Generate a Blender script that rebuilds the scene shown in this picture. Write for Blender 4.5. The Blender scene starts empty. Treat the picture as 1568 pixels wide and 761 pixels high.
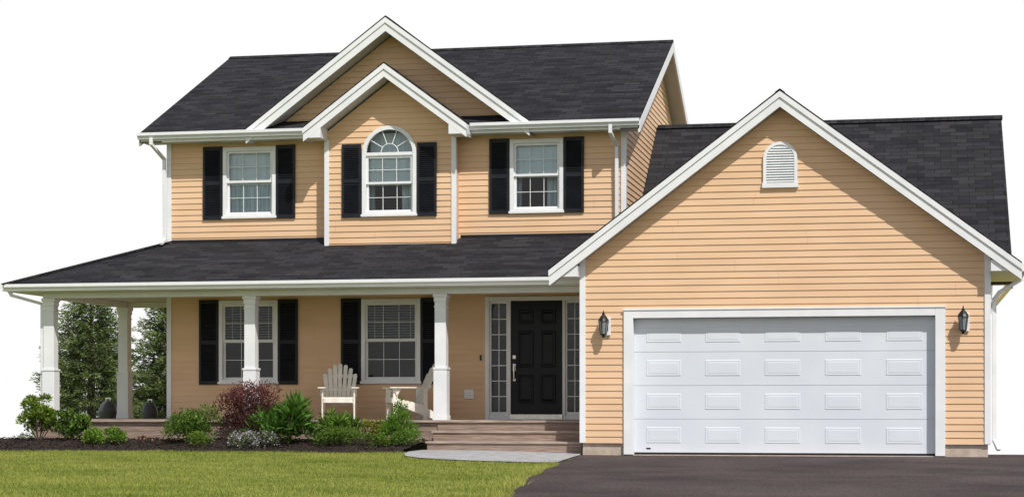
import bpy, math, random
import numpy as np
from mathutils import Vector, Matrix, Euler
random.seed(7); rng=np.random.default_rng(7)
sc=bpy.context.scene
sc.view_settings.view_transform='Standard'; sc.view_settings.look='None'; sc.view_settings.exposure=0
R=math.radians
# ------------------------------------------------------------------ materials
def newmat(name):
    m=bpy.data.materials.new(name); m.use_nodes=True
    nt=m.node_tree; b=nt.nodes['Principled BSDF']; return m,nt,b
def N(nt,t,**k):
    n=nt.nodes.new(t)
    for a,v in k.items():
        if a.startswith('i_'): n.inputs[a[2:].replace('_',' ')].default_value=v
        else: setattr(n,a,v)
    return n
def noisy(name,c1,c2,scale=8,rough=.6,bump=0.0,bscale=60,stretch=(1,1,1),detail=5,lo=.35,hi=.65,spec=.3,metal=0):
    m,nt,b=newmat(name)
    tc=N(nt,'ShaderNodeTexCoord'); mp=N(nt,'ShaderNodeMapping'); mp.inputs['Scale'].default_value=stretch
    nt.links.new(tc.outputs['Object'],mp.inputs[0])
    n=N(nt,'ShaderNodeTexNoise'); n.inputs['Scale'].default_value=scale; n.inputs['Detail'].default_value=detail
    nt.links.new(mp.outputs[0],n.inputs['Vector'])
    r=N(nt,'ShaderNodeValToRGB'); r.color_ramp.elements[0].position=lo; r.color_ramp.elements[1].position=hi
    r.color_ramp.elements[0].color=(*c1,1); r.color_ramp.elements[1].color=(*c2,1)
    nt.links.new(n.outputs['Fac'],r.inputs[0]); nt.links.new(r.outputs[0],b.inputs['Base Color'])
    b.inputs['Roughness'].default_value=rough; b.inputs['Specular IOR Level'].default_value=spec; b.inputs['Metallic'].default_value=metal
    if bump>0:
        n2=N(nt,'ShaderNodeTexNoise'); n2.inputs['Scale'].default_value=bscale; n2.inputs['Detail'].default_value=4
        nt.links.new(mp.outputs[0],n2.inputs['Vector'])
        bp=N(nt,'ShaderNodeBump'); bp.inputs['Strength'].default_value=bump; bp.inputs['Distance'].default_value=.01
        nt.links.new(n2.outputs['Fac'],bp.inputs['Height']); nt.links.new(bp.outputs[0],b.inputs['Normal'])
    return m
M={}
M['siding']=noisy('vinyl_siding',(.655,.438,.272),(.715,.488,.312),scale=.9,rough=.6,bump=.12,bscale=25,stretch=(1,1,4))
M['white']=noisy('white_trim',(.70,.72,.75),(.77,.78,.80),scale=3,rough=.45,bump=.05,bscale=30)
M['soffit']=noisy('soffit_vinyl',(.60,.60,.60),(.66,.65,.64),scale=3,rough=.5)
M['gdoor']=noisy('garage_door_paint',(.62,.665,.73),(.665,.71,.77),scale=1.2,rough=.45,bump=.06,bscale=140)
M['shutter']=noisy('shutter_paint',(.009,.010,.015),(.015,.016,.023),scale=5,rough=.5,spec=.25)
M['black']=noisy('black_metal',(.01,.01,.011),(.018,.018,.02),scale=12,rough=.4)
M['door']=noisy('door_paint',(.004,.005,.009),(.008,.009,.014),scale=4,rough=.3,spec=.18)
M['concrete']=noisy('foundation_concrete',(.40,.33,.27),(.52,.44,.37),scale=9,rough=.9,bump=.4)
M['paver']=noisy('walk_concrete',(.30,.30,.31),(.44,.44,.45),scale=6,rough=.9,bump=.4,bscale=80)
M['wood']=noisy('weathered_wood',(.22,.165,.135),(.50,.41,.345),scale=5,rough=.85,bump=.4,bscale=18,stretch=(.6,6,14),lo=.3,hi=.7)
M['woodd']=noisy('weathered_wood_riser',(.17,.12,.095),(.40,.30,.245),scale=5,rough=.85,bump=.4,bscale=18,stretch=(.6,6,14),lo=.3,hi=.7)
M['room']=noisy('dark_interior',(.025,.025,.027),(.05,.05,.05),scale=2,rough=.9)
M['blind']=noisy('window_blind',(.72,.82,.88),(.78,.87,.92),scale=2,rough=.6)  # pale blue puts the sky reflected in upper windows into the blind colour
M['slat']=noisy('venetian_slat',(.46,.52,.50),(.56,.61,.58),scale=2,rough=.6)
M['curtain']=noisy('curtain_fabric',(.50,.61,.68),(.72,.81,.86),scale=5,rough=.9,stretch=(6,1,.4))  # bluish cloth, tinted to carry the upper windows' sky reflection
M['chair']=noisy('painted_chair_wood',(.70,.66,.58),(.82,.79,.72),scale=8,rough=.55,bump=.1)
M['steel']=noisy('brushed_nickel',(.5,.48,.45),(.65,.62,.58),scale=20,rough=.3,metal=1)
M['bark']=noisy('bark',(.05,.035,.025),(.12,.09,.07),scale=14,rough=.95,bump=.6,stretch=(1,1,.3))
M['mulch']=noisy('mulch',(.012,.009,.008),(.05,.035,.028),scale=38,rough=.95,bump=1,bscale=70)
M['grill']=noisy('grill_enamel',(.05,.05,.055),(.09,.09,.095),scale=4,rough=.5)
M['lampglass']=noisy('lantern_glass',(.20,.22,.24),(.30,.32,.34),scale=14,rough=.12,spec=.6)
def asphalt():
    m,nt,b=newmat('asphalt'); tc=N(nt,'ShaderNodeTexCoord')
    a=N(nt,'ShaderNodeTexNoise'); a.inputs['Scale'].default_value=.45; a.inputs['Detail'].default_value=8; a.inputs['Roughness'].default_value=.65
    f=N(nt,'ShaderNodeTexNoise'); f.inputs['Scale'].default_value=45; f.inputs['Detail'].default_value=5
    for n in(a,f): nt.links.new(tc.outputs['Object'],n.inputs['Vector'])
    r=N(nt,'ShaderNodeValToRGB'); r.color_ramp.elements[0].color=(.048,.038,.038,1); r.color_ramp.elements[1].color=(.100,.080,.078,1)
    r.color_ramp.elements[0].position=.35; r.color_ramp.elements[1].position=.65
    r2=N(nt,'ShaderNodeValToRGB'); r2.color_ramp.elements[0].color=(.4,.4,.4,1); r2.color_ramp.elements[1].color=(1.6,1.6,1.6,1)
    r2.color_ramp.elements[0].position=.35; r2.color_ramp.elements[1].position=.68
    mx=N(nt,'ShaderNodeMix',data_type='RGBA',blend_type='MULTIPLY'); mx.inputs[0].default_value=1
    nt.links.new(a.outputs[0],r.inputs[0]); nt.links.new(f.outputs[0],r2.inputs[0])
    nt.links.new(r.outputs[0],mx.inputs[6]); nt.links.new(r2.outputs[0],mx.inputs[7]); nt.links.new(mx.outputs[2],b.inputs['Base Color'])
    bp=N(nt,'ShaderNodeBump'); bp.inputs['Strength'].default_value=.7; bp.inputs['Distance'].default_value=.008
    nt.links.new(f.outputs[0],bp.inputs['Height']); nt.links.new(bp.outputs[0],b.inputs['Normal'])
    b.inputs['Roughness'].default_value=.95; b.inputs['Specular IOR Level'].default_value=.15
    return m
M['asphalt']=asphalt()
def shingle():
    m,nt,b=newmat('asphalt_shingles'); tc=N(nt,'ShaderNodeTexCoord')
    br=N(nt,'ShaderNodeTexBrick'); br.offset=.37
    br.inputs['Scale'].default_value=1; br.inputs['Brick Width'].default_value=.31; br.inputs['Row Height'].default_value=.143
    br.inputs['Mortar Size'].default_value=.007; br.inputs['Mortar Smooth'].default_value=.5
    br.inputs['Color1'].default_value=(.018,.018,.0215,1); br.inputs['Color2'].default_value=(.036,.0355,.040,1); br.inputs['Mortar'].default_value=(.011,.011,.013,1)
    nt.links.new(tc.outputs['UV'],br.inputs['Vector'])
    mp=N(nt,'ShaderNodeMapping'); mp.inputs['Scale'].default_value=(.8,3.5,1); nt.links.new(tc.outputs['UV'],mp.inputs[0])
    n=N(nt,'ShaderNodeTexNoise'); n.inputs['Scale'].default_value=1.3; n.inputs['Detail'].default_value=9; n.inputs['Roughness'].default_value=.65; nt.links.new(mp.outputs[0],n.inputs['Vector'])
    f=N(nt,'ShaderNodeTexNoise'); f.inputs['Scale'].default_value=60; nt.links.new(tc.outputs['UV'],f.inputs['Vector'])
    r=N(nt,'ShaderNodeValToRGB'); r.color_ramp.elements[0].position=.3; r.color_ramp.elements[1].position=.72
    r.color_ramp.elements[0].color=(.65,.65,.65,1); r.color_ramp.elements[1].color=(1.4,1.38,1.38,1)
    nt.links.new(n.outputs[0],r.inputs[0])
    r2=N(nt,'ShaderNodeValToRGB'); r2.color_ramp.elements[0].position=.35; r2.color_ramp.elements[1].position=.7
    r2.color_ramp.elements[0].color=(.6,.6,.6,1); r2.color_ramp.elements[1].color=(1.7,1.7,1.7,1); nt.links.new(f.outputs[0],r2.inputs[0])
    mx=N(nt,'ShaderNodeMix',data_type='RGBA',blend_type='MULTIPLY'); mx.inputs[0].default_value=1
    mx2=N(nt,'ShaderNodeMix',data_type='RGBA',blend_type='MULTIPLY'); mx2.inputs[0].default_value=1
    nt.links.new(br.outputs['Color'],mx.inputs[6]); nt.links.new(r.outputs[0],mx.inputs[7])
    nt.links.new(mx.outputs[2],mx2.inputs[6]); nt.links.new(r2.outputs[0],mx2.inputs[7]); nt.links.new(mx2.outputs[2],b.inputs['Base Color'])
    bp=N(nt,'ShaderNodeBump'); bp.inputs['Strength'].default_value=.6; bp.inputs['Distance'].default_value=.01; bp.invert=True
    nt.links.new(br.outputs['Fac'],bp.inputs['Height']); nt.links.new(bp.outputs[0],b.inputs['Normal'])
    b.inputs['Roughness'].default_value=.95; b.inputs['Specular IOR Level'].default_value=.12
    return m
M['shingle']=shingle()
def glass():
    m,nt,b=newmat('window_glass'); nt.nodes.remove(b); out=nt.nodes['Material Output']
    t=N(nt,'ShaderNodeBsdfTransparent'); t.inputs[0].default_value=(.88,.92,.94,1)
    g=N(nt,'ShaderNodeBsdfGlossy'); g.inputs['Roughness'].default_value=.03
    fr=N(nt,'ShaderNodeFresnel'); fr.inputs[0].default_value=1.5
    mx=N(nt,'ShaderNodeMixShader'); nt.links.new(fr.outputs[0],mx.inputs[0]); nt.links.new(t.outputs[0],mx.inputs[1]); nt.links.new(g.outputs[0],mx.inputs[2])
    nt.links.new(mx.outputs[0],out.inputs[0]); return m
M['glass']=glass()
def leafmat(name,trans=.3,rough=.55):
    m,nt,b=newmat(name); out=nt.nodes['Material Output']
    a=N(nt,'ShaderNodeAttribute'); a.attribute_name='Col'
    nt.links.new(a.outputs['Color'],b.inputs['Base Color']); b.inputs['Roughness'].default_value=rough; b.inputs['Specular IOR Level'].default_value=.25
    t=N(nt,'ShaderNodeBsdfTranslucent'); nt.links.new(a.outputs['Color'],t.inputs[0])
    mx=N(nt,'ShaderNodeMixShader'); mx.inputs[0].default_value=trans
    nt.links.new(b.outputs[0],mx.inputs[1]); nt.links.new(t.outputs[0],mx.inputs[2]); nt.links.new(mx.outputs[0],out.inputs[0]); return m
M['leaf']=leafmat('foliage'); M['grass']=leafmat('grass_blades',.35,.7)
M['lawn']=noisy('lawn_ground',(.14,.18,.03),(.28,.30,.07),scale=1.1,rough=.95,bump=.8,bscale=60,detail=10,lo=.3,hi=.7,spec=.1)
# ------------------------------------------------------------------ mesh helpers
def empty(name,loc=(0,0,0),rz=0):
    e=bpy.data.objects.new(name,None); e.location=loc; e.rotation_euler=(0,0,rz); e.empty_display_size=.3
    sc.collection.objects.link(e); return e
class MB:
    def __init__(s): s.v=[]; s.f=[]
    def add(s,vs,fs):
        o=len(s.v); s.v+= [tuple(p) for p in vs]; s.f+= [tuple(i+o for i in f) for f in fs]; return s
    def box(s,x0,x1,y0,y1,z0,z1):
        return s.add([(x0,y0,z0),(x1,y0,z0),(x1,y1,z0),(x0,y1,z0),(x0,y0,z1),(x1,y0,z1),(x1,y1,z1),(x0,y1,z1)],
            [(0,3,2,1),(4,5,6,7),(0,1,5,4),(1,2,6,5),(2,3,7,6),(3,0,4,7)])
    def obox(s,c,size,rot=(0,0,0)):
        m=Matrix.Translation(c)@Euler(rot).to_matrix().to_4x4(); a,b,d=[k/2 for k in size]
        vs=[m@Vector(p) for p in [(-a,-b,-d),(a,-b,-d),(a,b,-d),(-a,b,-d),(-a,-b,d),(a,-b,d),(a,b,d),(-a,b,d)]]
        return s.add(vs,[(0,3,2,1),(4,5,6,7),(0,1,5,4),(1,2,6,5),(2,3,7,6),(3,0,4,7)])
    def prism(s,pts,vec,xf=None):
        n=len(pts); vec=Vector(vec); a=[Vector(p) for p in pts]; b=[p+vec for p in a]
        vs=a+b
        if xf is not None: vs=[xf@p for p in vs]
        return s.add(vs,[tuple(range(n)),tuple(range(2*n-1,n-1,-1))]+[(i,i+n,(i+1)%n+n,(i+1)%n) for i in range(n)])
    def seg(s,p,q,w,d=None):
        p=Vector(p);q=Vector(q);d=d or w; ax=(q-p).normalized(); up=Vector((0,0,1)) if abs(ax.z)<.95 else Vector((0,1,0))
        a=ax.cross(up).normalized()*w/2; b=a.cross(ax).normalized()*d/2; p=p-ax*w*.25; q=q+ax*w*.25
        return s.add([p-a-b,p+a-b,p+a+b,p-a+b,q-a-b,q+a-b,q+a+b,q-a+b],[(0,3,2,1),(4,5,6,7),(0,1,5,4),(1,2,6,5),(2,3,7,6),(3,0,4,7)])
    def lathe(s,c,prof,n=16):
        o=[];f=[]
        for r,z in prof:
            for i in range(n):
                a=2*math.pi*i/n; o.append((c[0]+r*math.cos(a),c[1]+r*math.sin(a),c[2]+z))
        for k in range(len(prof)-1):
            for i in range(n): f.append((k*n+i,k*n+(i+1)%n,(k+1)*n+(i+1)%n,(k+1)*n+i))
        f.append(tuple(range(n-1,-1,-1))); f.append(tuple((len(prof)-1)*n+i for i in range(n)))
        return s.add(o,f)
    def build(s,name,mat,parent=None,bevel=0,smooth=False,uv=None):
        me=bpy.data.meshes.new(name); me.from_pydata(s.v,[],s.f); me.update()
        ob=bpy.data.objects.new(name,me); sc.collection.objects.link(ob); me.materials.append(mat)
        if parent: ob.parent=parent
        if smooth:
            for p in me.polygons: p.use_smooth=True
        if bevel:
            b=ob.modifiers.new('bevel','BEVEL'); b.width=bevel; b.segments=2; b.limit_method='ANGLE'
        if uv:
            u=me.uv_layers.new(name='UVMap'); ud,sd,p0=Vector(uv[0]),Vector(uv[1]).normalized(),Vector(uv[2])
            for l in me.loops:
                p=me.vertices[l.vertex_index].co-p0; u.data[l.index].uv=(p.dot(ud),p.dot(sd))
        return ob
house=empty('suburban_house')
# ------------------------------------------------------------------ siding
def siding(name,org,ud,nr,z0,z1,outline,openings=(),h=.108,mat=None):
    org=Vector(org);ud=Vector(ud);nr=Vector(nr); mb=MB()
    brk={z0,z1}; k=0
    base=z0; LIP=.014
    while base+k*h<z1: brk.add(base+k*h); k+=1
    for o in openings:
        for z in(o[2],o[3]):
            if z0<z<z1: brk.add(z)
    bs=sorted(brk); bs=[b for i,b in enumerate(bs) if i==0 or b-bs[i-1]>1e-5]
    def P(u,z,off): return org+ud*u+nr*off+Vector((0,0,z))
    for za,zb in zip(bs[:-1],bs[1:]):
        zm=(za+zb)/2; c=math.floor((zm-base)/h); cs=base+c*h
        oa=LIP*(1-(za-cs)/h); ob=LIP*(1-(zb-cs)/h)
        la,ra=outline(za); lb,rb=outline(zb)
        if ra<la and rb<lb: continue
        if rb<lb: lb=rb=(lb+rb)/2
        segs=[[la,lb,ra,rb]]
        for o in openings:
            if o[2]<zm<o[3]:
                ns=[]
                for s in segs:
                    if o[0]>s[0] and o[1]<s[2]: ns+=[[s[0],s[1],o[0],o[0]],[o[1],o[1],s[2],s[3]]]
                    elif o[0]<=s[0] and o[1]>s[0]: ns.append([o[1],o[1],s[2],s[3]])
                    elif o[1]>=s[2] and o[0]<s[2]: ns.append([s[0],s[1],o[0],o[0]])
                    else: ns.append(s)
                segs=ns
        # lapped panel ends: a few overlapping joints per double course
        jr=random.Random(int(c//2)*31+len(name)); joint=[la+(ra-la)*jr.random()]
        for a,b,c2,d in segs:
            mb.add([P(a,za,oa),P(c2,za,oa),P(d,zb,ob),P(b,zb,ob)],[(0,1,2,3)])
            if abs(za-cs)<1e-4:
                mb.add([P(a,za,-.002),P(c2,za,-.002),P(c2,za,oa),P(a,za,oa)],[(0,1,2,3)])
            for j in joint:
                if max(a,b)+.1<j<min(c2,d)-.1:
                    e=.004; mb.add([P(j,za,oa+.0005),P(j+.012,za,oa+e),P(j+.012,zb,ob+e),P(j,zb,ob+.0005)],[(0,1,2,3)])
                    mb.add([P(j+.012,za,oa+e),P(j+.0125,za,oa+.0005),P(j+.0125,zb,ob+.0005),P(j+.012,zb,ob+e)],[(0,1,2,3)])
    return mb.build(name,mat or M['siding'],house)
FX=(1,0,0);NF=(0,-1,0)
# ------------------------------------------------------------------ windows
def room(x0,x1,z0,z1,y,par,d=.9):
    b=MB()
    b.add([(x0,y,z0),(x1,y,z0),(x1,y+d,z0),(x0,y+d,z0),(x0,y,z1),(x1,y,z1),(x1,y+d,z1),(x0,y+d,z1)],
        [(0,1,2,3),(4,7,6,5),(1,5,6,2),(2,6,7,3),(0,3,7,4)])
    b.build('room_interior',M['room'],par)
def pane(g,x0,x1,y,z0,z1): g.add([(x0,y,z0),(x1,y,z0),(x1,y,z1),(x0,y,z1)],[(0,1,2,3)])
def window(X0,X1,Z0,Z1,Y,style,arch=False):
    w=empty('window'); w.parent=house; t=.072
    tr=MB(); ix0,ix1,iz0=X0+t,X1-t,Z0+t; iz1=Z1-t
    tr.box(X0,ix0,Y-.04,Y+.03,Z0,Z1); tr.box(ix1,X1,Y-.04,Y+.03,Z0,Z1)
    tr.box(ix0,ix1,Y-.04,Y+.03,Z0,iz0); tr.box(X0-.02,X1+.02,Y-.055,Y-.041,Z0-.01,Z0+.035)
    if not arch: tr.box(ix0,ix1,Y-.04,Y+.03,iz1,Z1)
    else:
        iz1=Z1-.03; tr.box(ix0,ix1,Y-.03,Y+.03,iz1,Z1+.03)
        cx=(X0+X1)/2; ro=(X1-X0)/2; ri=ro-t; n=28
        for i in range(n):
            a0=math.pi*i/n; a1=math.pi*(i+1)/n
            tr.prism([(cx+ro*math.cos(a0),Y-.04,Z1+ro*math.sin(a0)),(cx+ro*math.cos(a1),Y-.04,Z1+ro*math.sin(a1)),
                      (cx+ri*math.cos(a1),Y-.04,Z1+ri*math.sin(a1)),(cx+ri*math.cos(a0),Y-.04,Z1+ri*math.sin(a0))],(0,.07,0))
            r2,r3=.17,.155
            tr.prism([(cx+r2*math.cos(a0),Y-.002,Z1+.03+r2*math.sin(a0)),(cx+r2*math.cos(a1),Y-.002,Z1+.03+r2*math.sin(a1)),
                      (cx+r3*math.cos(a1),Y-.002,Z1+.03+r3*math.sin(a1)),(cx+r3*math.cos(a0),Y-.002,Z1+.03+r3*math.sin(a0))],(0,.02,0))
        for a in (36,72,108,144):
            a=R(a); tr.seg((cx+.165*math.cos(a),Y+.007,Z1+.03+.165*math.sin(a)),(cx+(ri-.0)*math.cos(a),Y+.007,Z1+ri*math.sin(a)),.014)
        MB().add([(cx+(ri+.01)*math.cos(math.pi*i/24),Y+.022,Z1+(ri+.01)*math.sin(math.pi*i/24)) for i in range(24,-1,-1)],[tuple(range(25))]).build('fanlight_glass',M['glass'],w)
    tr.build('window_trim',M['white'],w,bevel=.004)
    zm=(iz0+iz1)/2; s=.042; sa=MB()
    def sash(z0,z1,y):
        sa.box(ix0,ix0+s,y,y+.03,z0,z1); sa.box(ix1-s,ix1,y,y+.03,z0,z1)
        sa.box(ix0+s,ix1-s,y,y+.03,z0,z0+s); sa.box(ix0+s,ix1-s,y,y+.03,z1-s,z1)
        W=ix1-ix0-2*s; m=.005
        for k in(1,2): sa.box(ix0+s+W*k/3-m,ix0+s+W*k/3+m,y+.006,y+.02,z0+s,z1-s)
        sa.box(ix0+s,ix1-s,y+.005,y+.021,(z0+z1)/2-m,(z0+z1)/2+m)
    sash(zm-.0,iz1,Y-.005); sash(iz0,zm+.03,Y+.03)
    sa.build('window_sash',M['white'],w)
    g=MB(); pane(g,ix0+.01,ix1-.01,Y+.023,zm,iz1); pane(g,ix0+.01,ix1-.01,Y+.063,iz0,zm); g.build('window_glass',M['glass'],w)
    top=Z1+(X1-X0)/2-.05 if arch else Z1-.02
    room(X0+.03,X1-.03,Z0+.03,top,Y+.068,w)
    b=MB(); z=iz1-.03
    lim={'low':zm+.03,'upA':zm-.02,'upB':zm+.0}[style]
    if style=='low': sp,wd,tilt,yb=.048,.030,R(20),Y+.11
    else: sp,wd,tilt,yb=.036,.040,R(80),Y+.085
    while z>lim:
        b.obox(((ix0+ix1)/2,yb,z),(ix1-ix0-.02,wd,.003),(tilt+random.uniform(-.05,.05),0,random.uniform(-.003,.003))); z-=sp
    b.obox(((ix0+ix1)/2,yb,lim-.01),(ix1-ix0-.02,.03,.02))
    for xx in (ix0+.15,ix1-.15): b.box(xx,xx+.012,yb-.026,yb-.023,lim,iz1)
    b.build('window_blind',M['slat'] if style=='low' else M['blind'],w)
    if style=='upA' or style=='upB':
        c=MB(); n=40; zz0=iz0; zz1=zm+.05
        rngs=[(ix0,ix1)] if style=='upA' else [(ix0,ix0+.10),(ix1-.28,ix1)]
        for a0,a1 in rngs:
            m=int(n*(a1-a0)/(ix1-ix0))+2
            pts=[(a0+(a1-a0)*i/m, Y+(.12 if style=='upA' else .28)+.02*math.sin(i*1.9)+.008*math.sin(i*.7)) for i in range(m+1)]
            vs=[(p[0],p[1],zz0) for p in pts]+[(p[0],p[1],zz1) for p in pts]
            c.add(vs,[(i,i+1,i+2+m,i+1+m) for i in range(m)])
        c.build('curtain',M['curtain'],w)
    if arch:
        c=MB(); c.add([(ix0,Y+.3,Z1-.02),(ix1,Y+.3,Z1-.02),(ix1,Y+.3,Z1+.42),(ix0,Y+.3,Z1+.42)],[(0,1,2,3)]); c.build('fan_shade',M['curtain'],w)
    return w
def shutter(x0,x1,z0,z1,Y):
    b=MB(); s=.045; y0,y1=Y-.045,Y-.012
    b.box(x0,x0+s,y0,y1,z0,z1); b.box(x1-s,x1,y0,y1,z0,z1); zm=(z0+z1)/2
    for a,c in((z0,z0+.07),(zm-.035,zm+.035),(z1-.07,z1)): b.box(x0+s,x1-s,y0,y1,a,c)
    b.box(x0+s,x1-s,Y-.020,Y-.014,z0+.07,z1-.07)
    z=z0+.09
    while z<z1-.08:
        if abs(z-zm)>.045: b.obox(((x0+x1)/2,Y-.032,z),(x1-x0-2*s,.034,.006),(R(40),0,0))
        z+=.036
    b.build('shutter',M['shutter'],house,bevel=0)
WY=3.0; BY=2.7
wins=[(-12.68,-11.64,4.37,5.70,WY,'upA'),(-7.17,-6.18,4.36,5.70,WY,'upB'),(-12.76,-11.60,1.27,2.825,WY,'low'),(-9.98,-8.85,1.27,2.825,WY,'low')]
for w in wins: window(*w)
window(-9.88,-8.85,4.325,5.46,BY,'upB',arch=True)
for a,b in((-13.07,-12.69),(-11.63,-11.26),(-7.55,-7.18),(-6.17,-5.80)): shutter(a,b,4.35,5.72,WY)
for a,b in((-10.26,-9.895),(-8.835,-8.47)): shutter(a,b,4.31,5.65,BY)
for a,b in((-13.15,-12.77),(-11.59,-11.21),(-10.37,-9.99),(-8.84,-8.46)): shutter(a,b,1.25,2.84,WY)
# ------------------------------------------------------------------ walls
XL,XR=-13.78,-5.05; DK=.60; EZ=5.95; RY,RZ=7.6,8.26; SL=(RZ-EZ)/5.0
def inset(w,e=.03): return (w[0]+e,w[1]-e,w[2]+e,w[3]-e)
siding('wall_porch_siding',(0,WY,0),FX,NF,DK,2.95,lambda z:(XL,-5.36),[inset(wins[2]),inset(wins[3]),(-7.60,-5.76,DK-.1,2.80)])
siding('wall_upper_siding',(0,WY,0),FX,NF,3.80,5.80,lambda z:(XL,XR),[inset(wins[0]),inset(wins[1]),(-10.55,-8.16,3.7,5.9)])
BX0,BX1,BC=-10.58,-8.13,-9.35
BP=7.06
def bayout(z):
    h=(BP-.27-z)/.74
    return (max(BX0,BC-h),min(BX1,BC+h))
aop=[(-9.85,-8.88,4.36,5.46)]
for i in range(24):
    za=5.46+.485*i/24; zb=5.46+.485*(i+1)/24; r=.485; hw=math.sqrt(max(0,r*r-((za-5.46))**2)); aop.append((-9.365-hw,-9.365+hw,za,zb))
siding('bay_siding',(0,BY,0),FX,NF,3.62,BP-.27,bayout,aop)
GP=7.96;GC=-9.41
siding('front_gable_siding',(0,3.05,0),FX,NF,6.08,GP-.27,lambda z:(GC-(GP-.27-z)/.74,GC+(GP-.27-z)/.74))
MB().box(BX0,BX0+.02,BY,WY,3.6,5.8).box(BX1-.02,BX1,BY,WY,3.6,5.8).build('bay_cheek',M['siding'],house)
def sideout(z):
    h=(RZ-.16-z)/SL
    return (max(3.0,RY-h),min(12.2,RY+h))
siding('side_gable_siding',(XR,0,0),(0,1,0),(1,0,0),3.0,RZ-.16,sideout)
siding('left_side_siding',(XL,0,0),(0,1,0),(-1,0,0),DK,RZ-.16,sideout)
MB().box(XL+.01,XR-.01,12.1,12.2,-.8,5.85).build('rear_wall',M['siding'],house)
# garage
GX0,GX1,GCX=-5.35,1.22,-2.065; PZ=5.92; GH=3.77; GS=.75
dx0,dx1,dz0,dz1=-4.48,.38,.085,2.29
def gout(z):
    h=(PZ-.25-z)/GS
    return (max(GX0,GCX-h),min(GX1,GCX+h))
siding('garage_front_siding',(0,0,0),FX,NF,.235,PZ-.25,gout,[(dx0-.12,dx1+.12,0,dz1+.12)])
siding('garage_left_siding',(GX0,0,0),(0,1,0),(-1,0,0),.235,3.35,lambda z:(0,3.0))
siding('garage_right_siding',(GX1,0,0),(0,1,0),(1,0,0),.235,3.35,lambda z:(0,12))
siding('garage_side_gable_siding',(GX1,0,0),(0,1,0),(1,0,0),3.35,6.3,lambda z:(7.4-(6.35-z)/.75,7.4+(6.35-z)/.75))
MB().box(GX0+.02,dx0-.16,.03,.2,-.1,.235).box(dx1+.155,GX1-.02,.03,.2,-.1,.235).box(GX0+.02,GX0+.2,.2,3,-.3,.235).box(GX1-.2,GX1-.02,.2,12,-.9,.235).build('garage_foundation',M['concrete'],house,bevel=.006)
MB().box(XL+.05,XR,3.05,12.1,-.8,.58).build('house_foundation',M['concrete'],house)
MB().box(GX0+.1,GX1-.1,11.9,12,-.9,3.4).build('garage_rear_wall',M['siding'],house)
cb=MB()
cb.box(GX0-.022,GX0+.075,-.03,.08,.24,3.40).box(GX1-.075,GX1+.022,-.03,.08,.24,3.40)
cb.box(XL-.022,XL+.07,WY-.03,WY+.08,.6,2.9).box(XL-.022,XL+.07,WY-.03,WY+.08,3.8,5.80)
cb.box(XR-.075,XR+.022,WY-.03,WY+.09,3.8,5.80)
cb.box(BX0-.022,BX0+.065,BY-.03,BY+.06,3.62,5.74).box(BX1-.065,BX1+.022,BY-.03,BY+.06,3.62,5.74)
cb.build('corner_boards',M['white'],house,bevel=.004)
# garage door
gd=empty('garage_door'); gd.parent=house
g=MB(); DY=.13; nsec=4; sh=(dz1-dz0)/nsec
for r in range(nsec):
    z0=dz0+r*sh; z1=z0+sh-.005
    g.box(dx0,dx1,DY,DY+.04,z0,z1)
    cw=(dx1-dx0)/5
    for c in range(5):
        cx=dx0+cw*(c+.5); x0,x1=cx-.29,cx+.29; a,b=z0+.15,z1-.13
        def ring(o,yo,i,yi):
            vs=[(x0+o,yo,a+o),(x1-o,yo,a+o),(x1-o,yo,b-o),(x0+o,yo,b-o),(x0+i,yi,a+i),(x1-i,yi,a+i),(x1-i,yi,b-i),(x0+i,yi,b-i)]
            g.add(vs,[(0,1,5,4),(1,2,6,5),(2,3,7,6),(3,0,4,7)])
        ring(0,DY-.0005,.016,DY-.0075); ring(.016,DY-.0075,.03,DY-.0050); ring(.03,DY-.0050,.055,DY-.0085)
        g.add([(x0+.055,DY-.0085,a+.055),(x1-.055,DY-.0085,a+.055),(x1-.055,DY-.0085,b-.055),(x0+.055,DY-.0085,b-.055)],[(0,1,2,3)])
g.build('door_sections',M['gdoor'],gd)
MB().box(dx0,dx1,DY+.045,DY+.06,dz0,dz1).build('door_backing',M['curtain'],gd)
MB().box(dx0,dx1,DY-.005,DY+.04,dz0-.04,dz0-.003).build('bottom_seal',M['black'],gd)
MB().box(dx0+.20,dx0+.27,DY-.004,DY-.001,dz0+.05,dz0+.075).build('maker_plate',M['shutter'],gd)
t=MB(); t.box(dx0-.155,dx0,-.045,.02,.05,dz1+.15).box(dx1,dx1+.155,-.045,.02,.05,dz1+.15).box(dx0,dx1,-.045,.02,dz1,dz1+.15)
t.box(dx0-.17,dx1+.17,-.06,-.045,dz1+.125,dz1+.155)
t.box(dx0-.06,dx0-.001,.02,DY+.06,.05,dz1+.05).box(dx1+.001,dx1+.06,.02,DY+.06,.05,dz1+.05).box(dx0,dx1,.02,DY+.06,dz1+.001,dz1+.05)
t.build('door_trim',M['white'],gd,bevel=.005)
MB().box(dx0-.1,dx1+.1,0.0,.4,-.05,.048).build('garage_sill',M['concrete'],gd)
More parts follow.
